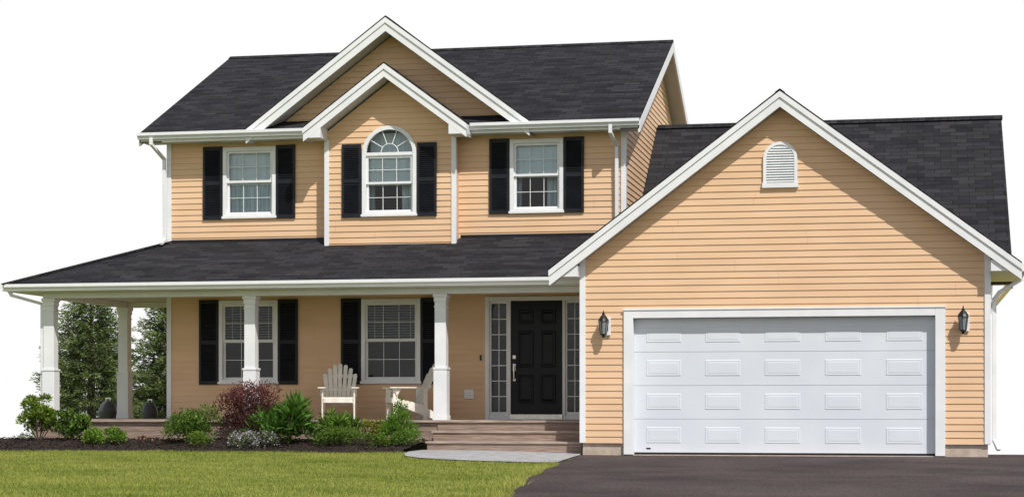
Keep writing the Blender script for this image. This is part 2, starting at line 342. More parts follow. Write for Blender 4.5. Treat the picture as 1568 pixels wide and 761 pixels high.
# gable vent
v=MB(); vx0,vx1,vz0,vz1=-2.35,-1.80,4.40,4.85; vc=(vx0+vx1)/2; vr=(vx1-vx0)/2
v.box(vx0,vx0+.05,-.05,-.005,vz0,vz1).box(vx1-.05,vx1,-.05,-.005,vz0,vz1).box(vx0-.015,vx1+.015,-.06,-.005,vz0-.02,vz0+.06)
for i in range(20):
    a0=math.pi*i/20;a1=math.pi*(i+1)/20;ro=vr;ri=vr-.05
    v.prism([(vc+ro*math.cos(a0),-.05,vz1+ro*math.sin(a0)),(vc+ro*math.cos(a1),-.05,vz1+ro*math.sin(a1)),(vc+ri*math.cos(a1),-.05,vz1+ri*math.sin(a1)),(vc+ri*math.cos(a0),-.05,vz1+ri*math.sin(a0))],(0,.045,0))
z=vz0+.09
while z<vz1+vr-.07:
    hw=vr-.05 if z<vz1 else math.sqrt(max(0,(vr-.05)**2-(z-vz1)**2))
    v.obox((vc,-.03,z),(2*hw,.05,.008),(R(42),0,0)); z+=.042
v.build('gable_vent',M['white'],house)
bp=[(vx0+.03,-.021,vz0+.03),(vx1-.03,-.021,vz0+.03)]+[(vc+(vr-.03)*math.cos(math.pi*i/16),-.021,vz1+(vr-.03)*math.sin(math.pi*i/16)) for i in range(17)]
MB().prism(bp,(0,.004,0)).build('vent_back',M['curtain'],house)
# ------------------------------------------------------------------ roofs
def plane(name,pts,ud,sd,th=.03,p0=None):
    pts=[Vector(p) for p in pts]
    MB().prism(pts,(0,0,-th)).build(name,M['shingle'],house,uv=(ud,sd,p0 or pts[0]))
HX0,HX1=-14.2,-4.73
y3=3.06; sl=(RZ-EZ)/(RY-2.58)
z3=EZ+(y3-2.58)*sl
O=(HX0,2.58,EZ)
plane('main_roof_front',[(HX0,y3,z3),(HX1,y3,z3),(HX1,RY,RZ),(HX0,RY,RZ)],(1,0,0),(0,1,sl),p0=O)
plane('main_eave_roof',[(HX0,2.58,EZ),(BX0-.02,2.58,EZ),(BX0-.02,y3,z3),(HX0,y3,z3)],(1,0,0),(0,1,sl),p0=O)
plane('main_eave_roof',[(BX1+.02,2.58,EZ),(HX1,2.58,EZ),(HX1,y3,z3),(BX1+.02,y3,z3)],(1,0,0),(0,1,sl),p0=O)
plane('main_roof_back',[(HX1,12.6,EZ),(HX0,12.6,EZ),(HX0,RY,RZ),(HX1,RY,RZ)],(1,0,0),(0,-1,SL))
MB().prism([(HX0,RY-.14,RZ-.05),(HX0,RY,RZ+.022),(HX0,RY+.14,RZ-.05)],(HX1-HX0,0,0)).build('main_ridge_cap',M['shingle'],house,uv=((0,1,0),(1,0,0),(0,0,0)))
def gable_front(nm,cx,pz,run,s,yf,yw,valley,fas=.2):
    zt=pz-run*s
    for sg,n in((-1,'left'),(1,'right')):
        a=(cx+sg*run,yf-.02,zt); b=(cx,yf-.02,pz); c=(cx,valley(pz),pz); d=(cx+sg*run,max(valley(zt),yf+.05),zt)
        pts=[a,b,c,d] if sg>0 else [b,a,d,c]
        pts=[(p[0],p[1],p[2]+.012) for p in pts]
        plane(nm+'_roof_'+n,pts,(0,1,0),(-sg,0,s),.028)
        w=MB()
        w.prism([(cx+sg*run,yf,zt-.018),(cx,yf,pz-.018),(cx,yf,pz-fas*1.25-.018),(cx+sg*run,yf,zt-fas*1.25-.018)],(0,.03,0))
        w.prism([(cx+sg*(run+.008),yf-.022,zt-.02),(cx,yf-.022,pz-.018),(cx,yf-.022,pz-.115),(cx+sg*(run+.008),yf-.022,zt-.115)],(0,.0205,0))
        w.build(nm+'_rake_board',M['white'],house)
        so=MB(); q=fas*1.25-.03
        so.prism([(cx+sg*run,yf+.03,zt-q),(cx,yf+.03,pz-q),(cx,yf+.03,pz-q-.02),(cx+sg*run,yf+.03,zt-q-.02)],(0,yw-yf+.03,0))
        so.build(nm+'_soffit',M['soffit'],house)
    return zt
vmain=lambda z:2.58+(z-EZ)/sl
gable_front('front_gable',GC,GP,2.68,.74,2.58,3.05,vmain)
gable_front('bay_gable',BC,BP,1.53,.74,2.26,2.72,lambda z:3.04,fas=.19)
ret=MB()
for sg in(-1,1):
    xo=BC+sg*1.53; xi=BC+sg*1.20; zt=BP-1.53*.74-.01
    ret.prism([(xo,2.262,zt-.01),(xo,2.262,5.735),(xi,2.262,5.735),(xi,2.262,zt+.33*.74-.03)],(0,.45,0))
ret.build('bay_cornice_return',M['white'],house,bevel=.004)
vg=lambda z:7.4-(6.5-z)/.75
gable_front('garage_gable',GCX,PZ,GH,GS,-.30,.02,vg,fas=.2)
grt=MB(); 
for sg in(-1,1):
    xo=GCX+sg*GH; xi=GCX+sg*3.30; zt=PZ-GH*GS
    grt.prism([(xo,-.265,zt-.03),(xo,-.265,zt-.12),(xi,-.265,zt-.12),(xi,-.265,zt+.06)],(0,2.8,0))
grt.build('garage_eave_box',M['white'],house)
MB().prism([(GCX-.08,-.32,PZ-.035),(GCX,-.32,PZ+.022),(GCX+.08,-.32,PZ-.035)],(0,6.9,0)).build('garage_gable_cap',M['shingle'],house,uv=((1,0,0),(0,1,0),(0,0,0)))
MB().prism([(GC-.08,2.60,GP-.035),(GC,2.60,GP+.02),(GC+.08,2.60,GP-.035)],(0,4.3,0)).build('front_gable_cap',M['shingle'],house,uv=((1,0,0),(0,1,0),(0,0,0)))
plane('garage_roof_front',[(XR+.02,2.7,3.0),(1.73,2.7,3.0),(1.73,7.4,6.5),(XR+.02,7.4,6.5)],(1,0,0),(0,1,.75))
plane('garage_roof_back',[(1.73,12.1,3.0),(XR+.02,12.1,3.0),(XR+.02,7.4,6.5),(1.73,7.4,6.5)],(1,0,0),(0,-1,.75))
MB().prism([(XR+.03,7.26,6.44),(XR+.03,7.4,6.53),(XR+.03,7.54,6.44)],(6.77,0,0)).build('garage_ridge_cap',M['shingle'],house,uv=((0,1,0),(1,0,0),(0,0,0)))
def siderake(nm,x,xin,yr,zr,ye0,ye1,ze,f=.2):
    w=MB()
    sg=1 if x>xin else -1
    for ye in(ye0,ye1):
        w.prism([(x-sg*.03,ye,ze-.032),(x-sg*.03,yr,zr-.032),(x-sg*.03,yr,zr-.032-f),(x-sg*.03,ye,ze-.032-f)],(sg*.035,0,0))
    w.build(nm+'_rake_board',M['white'],house)
    s=MB()
    for ye in(ye0,ye1):
        s.prism([(x-sg*.032,ye,ze-.15),(x-sg*.032,yr,zr-.15),(x-sg*.032,yr,zr-.17),(x-sg*.032,ye,ze-.17)],(xin-x,0,0))
    s.build(nm+'_rake_soffit',M['soffit'],house)
siderake('main_right',HX1,XR,RY,RZ,2.6,12.6,EZ)
siderake('main_left',HX0,XL,RY,RZ,2.6,12.6,EZ)
siderake('garage_right',1.72,GX1,7.4,6.5,2.85,12.1,3.1)
EL_=((HX0+.01,BX0-.03),(BX1+.03,HX1-.01))
ef=MB()
for a,b in EL_: ef.box(a,b,2.60,2.63,5.78,EZ-.033)
ef.box(HX0+.01,HX1-.01,12.55,12.58,5.78,EZ-.04)
ef.build('eave_fascia',M['white'],house)
so=MB().box(HX0+.02,HX1-.02,12.1,12.55,5.79,5.81)
for a,b in EL_: so.box(a+.01,b-.01,2.63,3.02,5.79,5.81)
so.build('eave_soffit',M['soffit'],house)
def gutterprof(y,z): return [(y,z),(y-.075,z),(y-.085,z+.035),(y-.115,z+.065),(y-.115,z+.115),(y-.1,z+.12),(y,z+.12)]
gu=MB()
for a,b in((HX0,BC-1.54),(BC+1.54,HX1)):
    gu.prism([(a,y,z) for y,z in gutterprof(2.598,5.835)],(b-a,0,0))
gu.prism([(-15.98,y,z) for y,z in gutterprof(.765,2.915)],(-5.42+15.98,0,0))
gu.prism([(-15.98-(.765-y),.70,z) for y,z in gutterprof(.765,2.915)],(0,4.5,0))
gu.prism([(GCX+GH+(.0-y)+.0,-.22,z) for y,z in gutterprof(0,2.965)],(0,12,0))
gu.build('gutters',M['white'],house)
ds=MB()
def spout(pts,w=.065):
    for p,q in zip(pts[:-1],pts[1:]): ds.seg(p,q,w,w*.75)
spout([(-13.93,2.52,5.84),(-13.93,2.52,5.74),(-13.82,2.90,5.50),(-13.82,2.92,3.98),(-13.82,2.75,3.90)])
spout([(-5.25,2.53,5.84),(-5.25,2.53,5.72),(-5.19,2.90,5.52),(-5.19,2.92,4.25)])
spout([(-15.93,.75,2.92),(-15.90,.80,2.84),(-15.47,1.15,2.70),(-15.47,1.15,.7)])
spout([(1.76,.3,2.97),(1.76,.3,2.88),(1.38,.12,2.66),(1.30,.1,2.55),(1.30,.1,.30),(1.36,.0,.16)])
ds.build('downspouts',M['white'],house,bevel=.008)
# ------------------------------------------------------------------ porch
PS=(3.93-3.05)/2.25
plane('porch_roof_front',[(-15.98,.72,3.04),(-5.3,.72,3.04),(-5.3,3.02,3.935),(-13.76,3.02,3.935)],(1,0,0),(0,1,PS))
plane('porch_roof_side',[(-16.0,.72,3.04),(-13.76,3.02,3.935),(-13.76,5.2,3.935),(-16.0,5.2,3.04)],(0,1,0),(1,0,PS))
MB().seg((-16.0,.72,3.05),(-13.77,3.0,3.945),.16,.03).build('porch_hip_cap',M['shingle'],house,uv=((1,0,0),(0,1,0),(0,0,0)))
MB().box(-13.70,-10.62,2.975,2.985,3.90,3.98).box(-8.09,-5.5,2.975,2.985,3.90,3.98).build('roof_flashing',M['shutter'],house)
pm=MB()
pm.box(-15.97,-5.40,.768,.80,2.90,3.008); pm.box(-15.97,-15.94,.80,5.2,2.90,3.008); pm.box(-15.94,-13.8,5.17,5.2,2.85,3.008)
pm.prism([(-15.94,5.17,3.0),(-13.8,5.17,3.0),(-13.8,5.17,3.88)],(0,.02,0))
pm.box(-15.44,-5.40,1.10,1.30,2.80,2.898).box(-15.44,-15.24,1.30,4.70,2.80,2.898).box(-15.24,-13.81,4.50,4.70,2.80,2.898)
pm.build('porch_beam',M['white'],house,bevel=.004)
ce=MB(); 
ce.box(-15.94,-5.40,.80,3.0,2.90,2.92).box(-15.94,-13.8,3.0,5.17,2.90,2.92); ce.build('porch_ceiling',M['soffit'],house)
def column(x,y):
    c=MB()
    def sq(r,z0,z1): c.box(x-r,x+r,y-r,y+r,z0,z1)
    sq(.130,DK,DK+.08); sq(.118,DK+.08,1.48); sq(.128,1.48,1.52); sq(.100,1.52,2.66); sq(.110,2.56,2.59); sq(.112,2.66,2.74); sq(.128,2.74,2.80)
    c.build('porch_column',M['white'],house,bevel=.006)
for x,y in((-15.33,1.2),(-11.5,1.2),(-8.02,1.2),(-15.33,4.6)): column(x,y)
dk=MB(); y=.93
while y<2.98:
    dk.box(-15.62,-5.38,y,y+.136,DK-.035,DK+random.uniform(-.002,.002)); y+=.142
y=3.0
while y<4.8:
    dk.box(-15.62,-13.84,y,y+.136,DK-.035,DK+random.uniform(-.002,.002)); y+=.142
dk.build('porch_deck',M['wood'],house)
sk=MB()
for i in range(4): 
    z1=DK-.04-i*.155; sk.box(-15.56,-5.38,.985-.004*(i%2),1.02,z1-.15,z1); sk.box(-15.56,-15.52,1.02,4.85,z1-.15,z1)
sk.box(-15.5,-13.85,4.8,4.84,-.5,DK-.04); sk.box(-15.52,-15.48,1.1,4.85,-.6,0)
sk.build('porch_skirt',M['woodd'],house)
st=MB(); sr=MB()
for i,(y1,z) in enumerate(((.93,.425),(.62,.25))):
    for k in range(2): st.box(-8.06-.03*i,-5.39,y1-.31+k*.157,y1-.31+k*.157+.15,z-.038,z+random.uniform(-.002,.002))
    sr.box(-8.03-.03*i,-5.40,y1-.285,y1-.255,z-.20,z-.04)
    sr.box(-8.03-.03*i,-7.99-.03*i,y1-.255,.98,.0,z-.04)
sr.box(-8.03,-5.40,.96,.982,.42,.56)
st.build('step_treads',M['wood'],house,bevel=.004); sr.build('step_risers',M['woodd'],house)
# ------------------------------------------------------------------ entry door
ed=empty('front_door'); ed.parent=house
f=MB(); zt=2.755; zb=.70; yy=WY
f.box(-7.63,-7.555,yy-.04,yy+.08,DK,zt+.085).box(-5.80,-5.72,yy-.04,yy+.08,DK,zt+.085).box(-7.555,-5.80,yy-.04,yy+.08,zt+.01,zt+.085)
f.box(-7.205,-7.155,yy-.03,yy+.08,DK,zt+.01).box(-6.195,-6.145,yy-.03,yy+.08,DK,zt+.01)
f.box(-7.555,-7.205,yy-.02,yy+.08,DK,.68).box(-6.145,-5.80,yy-.02,yy+.08,DK,.68)
for x0,x1 in((-7.555,-7.205),(-6.145,-5.80)):
    f.box(x0,x0+.035,yy,yy+.04,.68,zt+.01).box(x1-.035,x1,yy,yy+.04,.68,zt+.01).box(x0+.035,x1-.035,yy,yy+.04,.68,.74).box(x0+.035,x1-.035,yy,yy+.04,zt-.04,zt+.01)
    xm=(x0+x1)/2; f.box(xm-.008,xm+.008,yy+.012,yy+.028,.74,zt-.04)
    for k in range(1,7): z=.74+(zt-.78)*k/7; f.box(x0+.035,x1-.035,yy+.01,yy+.03,z-.008,z+.008)
    g=MB(); pane(g,x0+.02,x1-.02,yy+.032,.7,zt); g.build('sidelight_glass',M['glass'],ed)
f.build('door_frame',M['white'],ed,bevel=.004)
room(-7.60,-5.75,DK,zt+.05,yy+.09,ed,1.2)
MB().box(-7.155,-6.195,yy-.06,yy+.08,DK+.005,.695).build('threshold',M['steel'],ed)
d=MB(); d.box(-7.15,-6.20,yy+.015,yy+.06,zb,zt)
for x0,x1 in((-7.03,-6.735),(-6.615,-6.32)):
    for a,b in((.90,1.42),(1.55,2.22),(2.34,2.60)):
        for o,yo,i,yi in((0,.0148,.015,.006),(.015,.006,.03,.006),(.03,.006,.045,.0145),(.045,.0145,.075,.008)):
            vs=[(x0+o,yy+yo,a+o),(x1-o,yy+yo,a+o),(x1-o,yy+yo,b-o),(x0+o,yy+yo,b-o),(x0+i,yy+yi,a+i),(x1-i,yy+yi,a+i),(x1-i,yy+yi,b-i),(x0+i,yy+yi,b-i)]
            d.add(vs,[(0,1,5,4),(1,2,6,5),(2,3,7,6),(3,0,4,7)])
        i=.075; d.add([(x0+i,yy+.008,a+i),(x1-i,yy+.008,a+i),(x1-i,yy+.008,b-i),(x0+i,yy+.008,b-i)],[(0,1,2,3)])
d.build('door_slab',M['door'],ed)
h=MB(); h.obox((-7.09,yy+.0,1.74),(.06,.03,.07)); h.obox((-7.09,yy+.0,1.55),(.055,.02,.14)); h.seg((-7.09,yy-.045,1.58),(-7.09,yy-.05,1.36),.022); h.seg((-7.09,yy+.01,1.56),(-7.09,yy-.05,1.58),.02); h.seg((-7.09,yy+.01,1.33),(-7.09,yy-.05,1.36),.02); h.obox((-7.09,yy+.005,1.33),(.05,.02,.06))
h.build('door_handle',M['steel'],ed,bevel=.006)
MB().box(-7.73,-7.70,yy-.04,yy-.01,1.68,1.78).build('doorbell',M['black'],house,bevel=.004)
MB().box(-8.02,-7.84,yy-.045,yy-.005,.98,1.15).box(-7.97,-7.89,yy-.055,yy-.044,1.02,1.11).build('outlet_cover',M['white'],house,bevel=.006)
# ------------------------------------------------------------------ lanterns
def lantern(x,z,y):
    e=empty('wall_lantern',(x,y,z))
    MB().box(-.0,.13,-.035,.0,-.17,.13).build('mount_block',M['white'],e,bevel=.008)
    b=MB(); cx,cy=.03,-.15
    b.lathe((cx,cy,0),[(.02,-.21),(.03,-.20),(.015,-.185),(.05,-.165),(.055,-.15)],12)
    b.lathe((cx,cy,0),[(.092,.06),(.075,.10),(.035,.155),(.02,.165),(.028,.18),(.008,.20),(.012,.215),(.003,.24)],12)
    for i in range(6):
        a=2*math.pi*i/6+.3; b.seg((cx+.052*math.cos(a),cy+.052*math.sin(a),-.15),(cx+.082*math.cos(a),cy+.082*math.sin(a),.065),.011)
    b.obox((.06,-.04,-.02),(.06,.02,.14)); b.seg((.05,-.04,-.07),(.04,-.10,-.13),.015); b.seg((.05,-.04,.02),(.05,-.10,-.17),.012)
    b.build('lantern_frame',M['black'],e)
    MB().lathe((cx,cy,0),[(.046,-.15),(.074,.06)],6).build('lantern_glass',M['lampglass'],e)
    MB().lathe((cx,cy,0),[(.012,-.149),(.012,-.06)],8).build('bulb_socket',M['white'],e)
lantern(-4.98,2.18,-.02); lantern(.78,2.20,-.02)
# ------------------------------------------------------------------ chairs
def chair(loc,rz,name='adirondack_chair'):
    e=empty(name,loc,rz)
    bk=MB(); n=7; rec=R(24)
    xf=Matrix.Translation((0,.17,.29))@Matrix.Rotation(-rec,4,'X')
    for i in range(n):
        k=i-(n-1)/2; L=.80-.022*k*k; fan=k*R(2.2); w=.036
        pts=[(-w*.85,0,-.05),(w*.85,0,-.05),(w,0,L-w)]+[(w*math.cos(math.pi*j/8),0,L-w+w*math.sin(math.pi*j/8)) for j in range(1,8)]+[(-w,0,L-w)]
        m=xf@Matrix.Translation((k*.070,0,0))@Matrix.Rotation(fan,4,'Y')
        bk.prism(pts,(0,.018,0),m)
    for zz,wd in((.05,.50),(.33,.56),(.56,.50)):
        c=xf@Vector((0,.032,zz)); bk.obox(c,(wd,.022,.06),(-rec,0,0))
    bk.build('backrest',M['chair'],e)
    s=MB()
    for i in range(7):
        t=i/6; s.obox((0,-.33+.50*t,.385-.115*t),(.54,.068,.018),(R(-13),0,0))
    s.obox((0,-.36,.345),(.54,.02,.08)); s.build('seat',M['chair'],e)
    l=MB()
    for sx in(-1,1):
        l.obox((sx*.285,-.31,.28),(.025,.085,.56)); 
        l.prism([(sx*.26-.011,-.37,.30),(sx*.26-.011,-.37,.38),(sx*.26-.011,.20,.26),(sx*.26-.011,.55,.05),(sx*.26-.011,.52,.0),(sx*.26-.011,.42,.0)],(.022,0,0))
        l.obox((sx*.285,.24,.29),(.024,.07,.58))
        l.prism([(sx*.30-.065,-.40,.56),(sx*.30+.05,-.42,.56),(sx*.30+.075,-.34,.56),(sx*.30+.065,0,.56),(sx*.30+.02,.32,.56),(sx*.30-.04,.32,.56),(sx*.30-.055,0,.56)],(0,0,.022))
        l.prism([(sx*.315-.01,-.34,.56),(sx*.315-.01,-.20,.56),(sx*.315-.01,-.29,.42)],(.02,0,0))
    l.box(-.30,.30,.27,.295,.53,.559)
    l.build('legs_and_arms',M['chair'],e,bevel=.003)
chair((-10.13,2.05,DK+.003),R(14)); chair((-8.82,2.0,DK+.003),R(-62))
def grill(x,y,z,k):
    e=empty('barbecue_grill',(x,y,z)); e.scale=(k,k,1); b=MB()
    b.lathe((0,0,.95),[(.02,-.27),(.14,-.24),(.24,-.15),(.28,-.03),(.285,0),(.29,.01),(.275,.06),(.23,.16),(.13,.24),(.02,.265)],20); b.build('kettle',M['grill'],e,smooth=True)
    l=MB()
    for a in(0.5,2.6,4.7): l.seg((.12*math.cos(a),.12*math.sin(a),.75),(.33*math.cos(a),.33*math.sin(a),.0),.025)
    for sx in(-1,1): l.seg((sx*.07,0,1.19),(sx*.07,0,1.25),.015)
    l.seg((-.08,0,1.255),(.08,0,1.255),.025); l.lathe((0,0,.25),[(.2,0),(.2,.01)],16); l.build('legs',M['steel'],e)
# ------------------------------------------------------------------ ground
def sm(a,b,x):
    t=np.clip((x-a)/(b-a),0,1); return t*t*(3-2*t)
def gz(x,y):
    x=np.asarray(x,float); y=np.asarray(y,float)
    base=(.03+.05*sm(-5.0,-7.5,x))*sm(-9,-.5,y)
    d=np.maximum(0,y-1.6); fall=-.055*d*np.clip(d/3,0,1)
    return base+fall
def sheet(name,xs_fn,ys,nx,mat,lift,parent=None):
    v=[];f=[]
    for y in ys:
        xs=xs_fn(y,nx)
        for x in xs: v.append((x,y,float(gz(x,y))+lift))
    for j in range(len(ys)-1):
        for i in range(nx-1): f.append((j*nx+i,j*nx+i+1,(j+1)*nx+i+1,(j+1)*nx+i))
    m=MB(); m.v=v; m.f=f; return m.build(name,mat,parent,smooth=True)
gx=np.concatenate([np.linspace(-400,-30,12),np.linspace(-26,12,77),np.linspace(20,400,12)])
gy=np.concatenate([np.linspace(-300,-40,10),np.linspace(-35,12,95),np.linspace(18,500,25)])
sheet('ground',lambda y,n:gx,gy,len(gx),M['lawn'],0)
def dl(y):
    return float(np.interp(y,[-40,-20,-14,-9,-3.8,0,3],[-.6,-2.85,-3.7,-4.45,-5.02,-5.34,-5.34]))+.03*math.sin(y*2.1)*(1 if y<-.5 else 0)
sheet('driveway',lambda y,n:np.linspace(dl(y),9.5,n),np.linspace(-40,1.9,100),30,M['asphalt'],.006)
WLY=[-4.3,-4.1,-3.6,-2.9,-1.8,-.6,.4];WLX=[-5.3,-6.5,-7.2,-7.6,-7.9,-8.12,-8.15]
def wl(y): return float(np.interp(y,WLY,WLX))
def wr(y): return float(np.interp(y,[-4.3,-3.8,-.3,-.05,.4],[-4.98,-5.03,-5.30,-5.37,-5.37]))
sheet('walkway',lambda y,n:np.linspace(wl(y),wr(y),n),np.linspace(-4.3,.40,30),14,M['paver'],.022)
def bf(x): return -1.0+.18*np.sin(x*.9)+.1*np.sin(x*2.3+1)
def bedz(x,y): return gz(x,y)+.02+.13*sm(0,1.6,y-bf(x))
v=[];f=[];n1,n2=110,14
for i in range(n1):
    x=-16.5+(8.35)*i/(n1-1)
    for j in range(n2):
        y=float(bf(x))+(.98-float(bf(x)))*j/(n2-1)
        v.append((x,y,float(bedz(x,y))-(.03 if j==0 else 0)+(.04 if 0<j<n2-1 else 0)*random.uniform(.3,1)))
for i in range(n1-1):
    for j in range(n2-1): f.append((i*n2+j,(i+1)*n2+j,(i+1)*n2+j+1,i*n2+j+1))
m=MB();m.v=v;m.f=f;m.build('mulch_bed',M['mulch'],None)
# ------------------------------------------------------------------ leaf meshes
def leafmesh(name,C,A,B,L,W,col,mat,parent=None,tri=False,fold=.0):
    n=len(C); L=np.broadcast_to(L,(n,))[:,None]; W=np.broadcast_to(W,(n,))[:,None]
    if tri:
        V=np.stack([C-B*W/2,C+B*W/2,C+A*L],1); k=3
    else:
        Nn=np.cross(A,B)
        V=np.stack([C,C+A*L*.45+B*W/2+Nn*W*fold,C+A*L,C+A*L*.45-B*W/2+Nn*W*fold],1); k=4
    V=V.reshape(-1,3); me=bpy.data.meshes.new(name)
    me.vertices.add(n*k); me.vertices.foreach_set('co',V.ravel().astype(np.float32))
    me.loops.add(n*k); me.loops.foreach_set('vertex_index',np.arange(n*k,dtype=np.int32))
    me.polygons.add(n); me.polygons.foreach_set('loop_start',np.arange(0,n*k,k,dtype=np.int32)); me.polygons.foreach_set('loop_total',np.full(n,k,dtype=np.int32))
    me.update(calc_edges=True); me.validate()
    ca=me.color_attributes.new('Col','FLOAT_COLOR','POINT'); cc=np.ones((n,k,4)); cc[:,:,:3]=col[:,None,:]
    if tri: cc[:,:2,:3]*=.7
    ca.data.foreach_set('color',cc.ravel().astype(np.float32))
    ob=bpy.data.objects.new(name,me); sc.collection.objects.link(ob); me.materials.append(mat)
    if parent: ob.parent=parent
    return ob
def unit(a): return a/np.maximum(np.linalg.norm(a,axis=1,keepdims=True),1e-9)
def frame(A):
    r=unit(rng.normal(size=A.shape)); return unit(np.cross(A,r))
def vnoise(x,y,s):
    return (np.sin(x*s*1.3+1.7*np.sin(y*s*.9))+np.sin(y*s*1.7+1.3*np.sin(x*s*1.1+2))+np.sin((x+y)*s*2.3)*.5)/2.5
n=330000
gxp=rng.uniform(-21,-2.5,n); gyp=rng.uniform(-16.5,1.5,n)
DLv=np.vectorize(dl)(gyp); WLv=np.interp(gyp,WLY,WLX)
ok=(gxp<DLv+.03)&~((gyp>-4.32)&(gxp>WLv-.0))&~((gyp>bf(gxp)-.0)&(gxp>-16.5))
gxp,gyp=gxp[ok],gyp[ok]; n=len(gxp)
edge=(DLv[ok]-gxp<.22)
C=np.stack([gxp,gyp,gz(gxp,gyp)-.003],1); A=unit(np.stack([rng.normal(0,.5,n),rng.normal(0,.5,n),np.ones(n)],1))
t=vnoise(gxp,gyp,.9)*.55+vnoise(gxp+5,gyp,3.1)*.5+rng.normal(0,.45,n)+.5*edge
t=np.clip(.5+t*.45,0,1)[:,None]
col=np.array([.17,.255,.030])*(1-t)+np.array([.50,.50,.13])*t
col*=rng.uniform(.65,1.25,(n,1))
L=rng.uniform(.022,.05,n)*(1+1.1*edge*rng.random(n))*(1+.35*vnoise(gxp,gyp,2.2)); 
leafmesh('lawn_grass',C,A,frame(A),L,rng.uniform(.006,.012,n),col,M['grass'],tri=True)
n=9000; x=rng.uniform(-16.4,-8.2,n); y=bf(x)+rng.random(n)*(.95-bf(x)); A=unit(np.stack([rng.normal(size=n),rng.normal(size=n),rng.normal(0,.35,n)],1))
c=np.array([.03,.022,.018])*rng.uniform(.4,2.6,(n,1)); leafmesh('mulch_chips',np.stack([x,y,bedz(x,y)+rng.uniform(.02,.05,n)],1),A,frame(A),rng.uniform(.03,.07,n),rng.uniform(.012,.025,n),c,M['grass'])
def bush(name,x,y,w,d,h,n,ls,ca,cb,clumps=16,spiky=0,up=.3,aspect=.5,flow=None,cone=False,clump=.36):
    g0=float(bedz(x,y))
    e=empty(name,(x,y,g0)); ca=np.array(ca)*1.1;cb=np.array(cb)*1.2
    ccs=[];rr=[]
    for i in range(clumps):
        a=rng.uniform(0,2*math.pi); 
        if cone:
            tz=(i+.5)/clumps; rad=(1-tz)**.8*.5; p=(rad*.55*math.cos(a)*w,rad*.55*math.sin(a)*d,h*(.08+.86*tz)); r=max(.05,(1-tz)**.75*.5*w*.75)
        else:
            q=rng.random()**.5; tz=rng.uniform(.15,.72)
            rad=.5*math.sqrt(max(0.05,1-((tz-.35)/.62)**2))*q*.78
            p=(rad*w*math.cos(a),rad*d*math.sin(a),h*tz); r=clump*min(w,h)*rng.uniform(.6,1.15)*.62
            r=min(r,max(.06,h*1.02-p[2]))
        ccs.append(p); rr.append(r)
    ccs=np.array(ccs);rr=np.array(rr); pick=rng.choice(clumps,n,p=(rr**2)/(rr**2).sum())
    dirs=unit(rng.normal(size=(n,3))); dirs[:,2]=np.where(dirs[:,2]<-.3,-dirs[:,2],dirs[:,2])
    rad=rr[pick]*(.45+.6*rng.random(n)**.7); C=ccs[pick]+dirs*rad[:,None]; C[:,2]=np.maximum(C[:,2],.02)
    A=unit(dirs*(.8+spiky)+rng.normal(size=(n,3))*.55+np.array([0,0,up]))
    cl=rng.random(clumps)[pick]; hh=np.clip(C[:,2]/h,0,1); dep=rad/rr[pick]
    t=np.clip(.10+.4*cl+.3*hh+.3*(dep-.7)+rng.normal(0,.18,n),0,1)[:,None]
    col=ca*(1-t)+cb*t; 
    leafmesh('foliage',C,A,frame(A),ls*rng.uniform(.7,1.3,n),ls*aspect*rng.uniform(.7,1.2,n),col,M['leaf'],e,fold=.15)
    s=MB()
    for i in range(min(clumps,12)):
        s.seg((rng.normal()*.03,rng.normal()*.03,-.02),tuple(ccs[i]),.012)
    s.build('stems',M['bark'],e)
    if flow:
        fc,fn,fs=flow; idx=rng.choice(n,fn); D=dirs[idx]; P=ccs[pick[idx]]+D*(rr[pick[idx]]*1.05)[:,None]
        A2=unit(D+rng.normal(size=(fn,3))*.8); fcv=np.array(fc)[rng.integers(0,len(fc),fn)]
        leafmesh('flowers',P,A2,frame(A2),fs,fs*.9,fcv,M['leaf'],e)
    return e
G1=(.020,.045,.008);G2=(.15,.25,.04); D1=(.010,.026,.007)
bush('leafy_shrub',-15.05,.15,.62,.5,1.0,2800,.065,(.03,.06,.008),(.24,.34,.045),clumps=18,aspect=.5)
bush('leafy_shrub',-14.5,.2,.75,.6,.62,2800,.06,D1,(.14,.24,.035),clumps=18)
bush('groundcover_plant',-13.8,-.1,1.05,.6,.30,2400,.05,(.03,.08,.01),(.22,.36,.05),clumps=22,clump=.7)
bush('pink_flowering_plant',-13.1,.2,.3,.25,.20,350,.03,D1,(.16,.16,.05),clumps=6,flow=([(.55,.2,.25),(.6,.3,.3)],60,.03))
bush('boxwood_shrub',-12.28,.15,1.12,.85,.66,5000,.05,G1,G2,clumps=28,clump=.55)
bush('dwarf_shrub',-11.85,-.45,.40,.32,.28,1000,.035,G1,(.18,.29,.04),clumps=9,clump=.8)
bush('barberry_shrub',-11.25,.5,1.50,.9,1.18,6200,.045,(.030,.010,.011),(.17,.060,.058),clumps=44,spiky=.4,clump=.34,up=.7)
bush('white_flowering_plant',-10.95,-.5,.98,.5,.30,1900,.035,(.03,.05,.02),(.17,.22,.08),clumps=22,clump=.8,flow=([(.62,.54,.70),(.5,.40,.64),(.7,.66,.74)],700,.024))
bush('hosta_plant',-10.45,-.05,1.14,.8,.86,1500,.16,(.014,.040,.007),(.10,.22,.028),clumps=26,spiky=.6,aspect=.26,up=.5,clump=.42)
bush('lily_plant',-9.6,.15,.80,.5,.56,1400,.10,G1,(.15,.27,.035),clumps=18,aspect=.3,clump=.6)
bush('spreading_juniper',-9.35,-.45,.95,.55,.32,3400,.04,(.02,.05,.008),(.14,.23,.03),clumps=22,clump=.85,aspect=.35)
bush('spirea_shrub',-8.95,.3,.75,.5,.38,1600,.04,(.06,.07,.01),(.30,.30,.045),clumps=14,clump=.65)
bush('dwarf_shrub',-8.72,-.55,.55,.4,.24,1400,.035,G1,(.17,.27,.035),clumps=12,clump=.9)
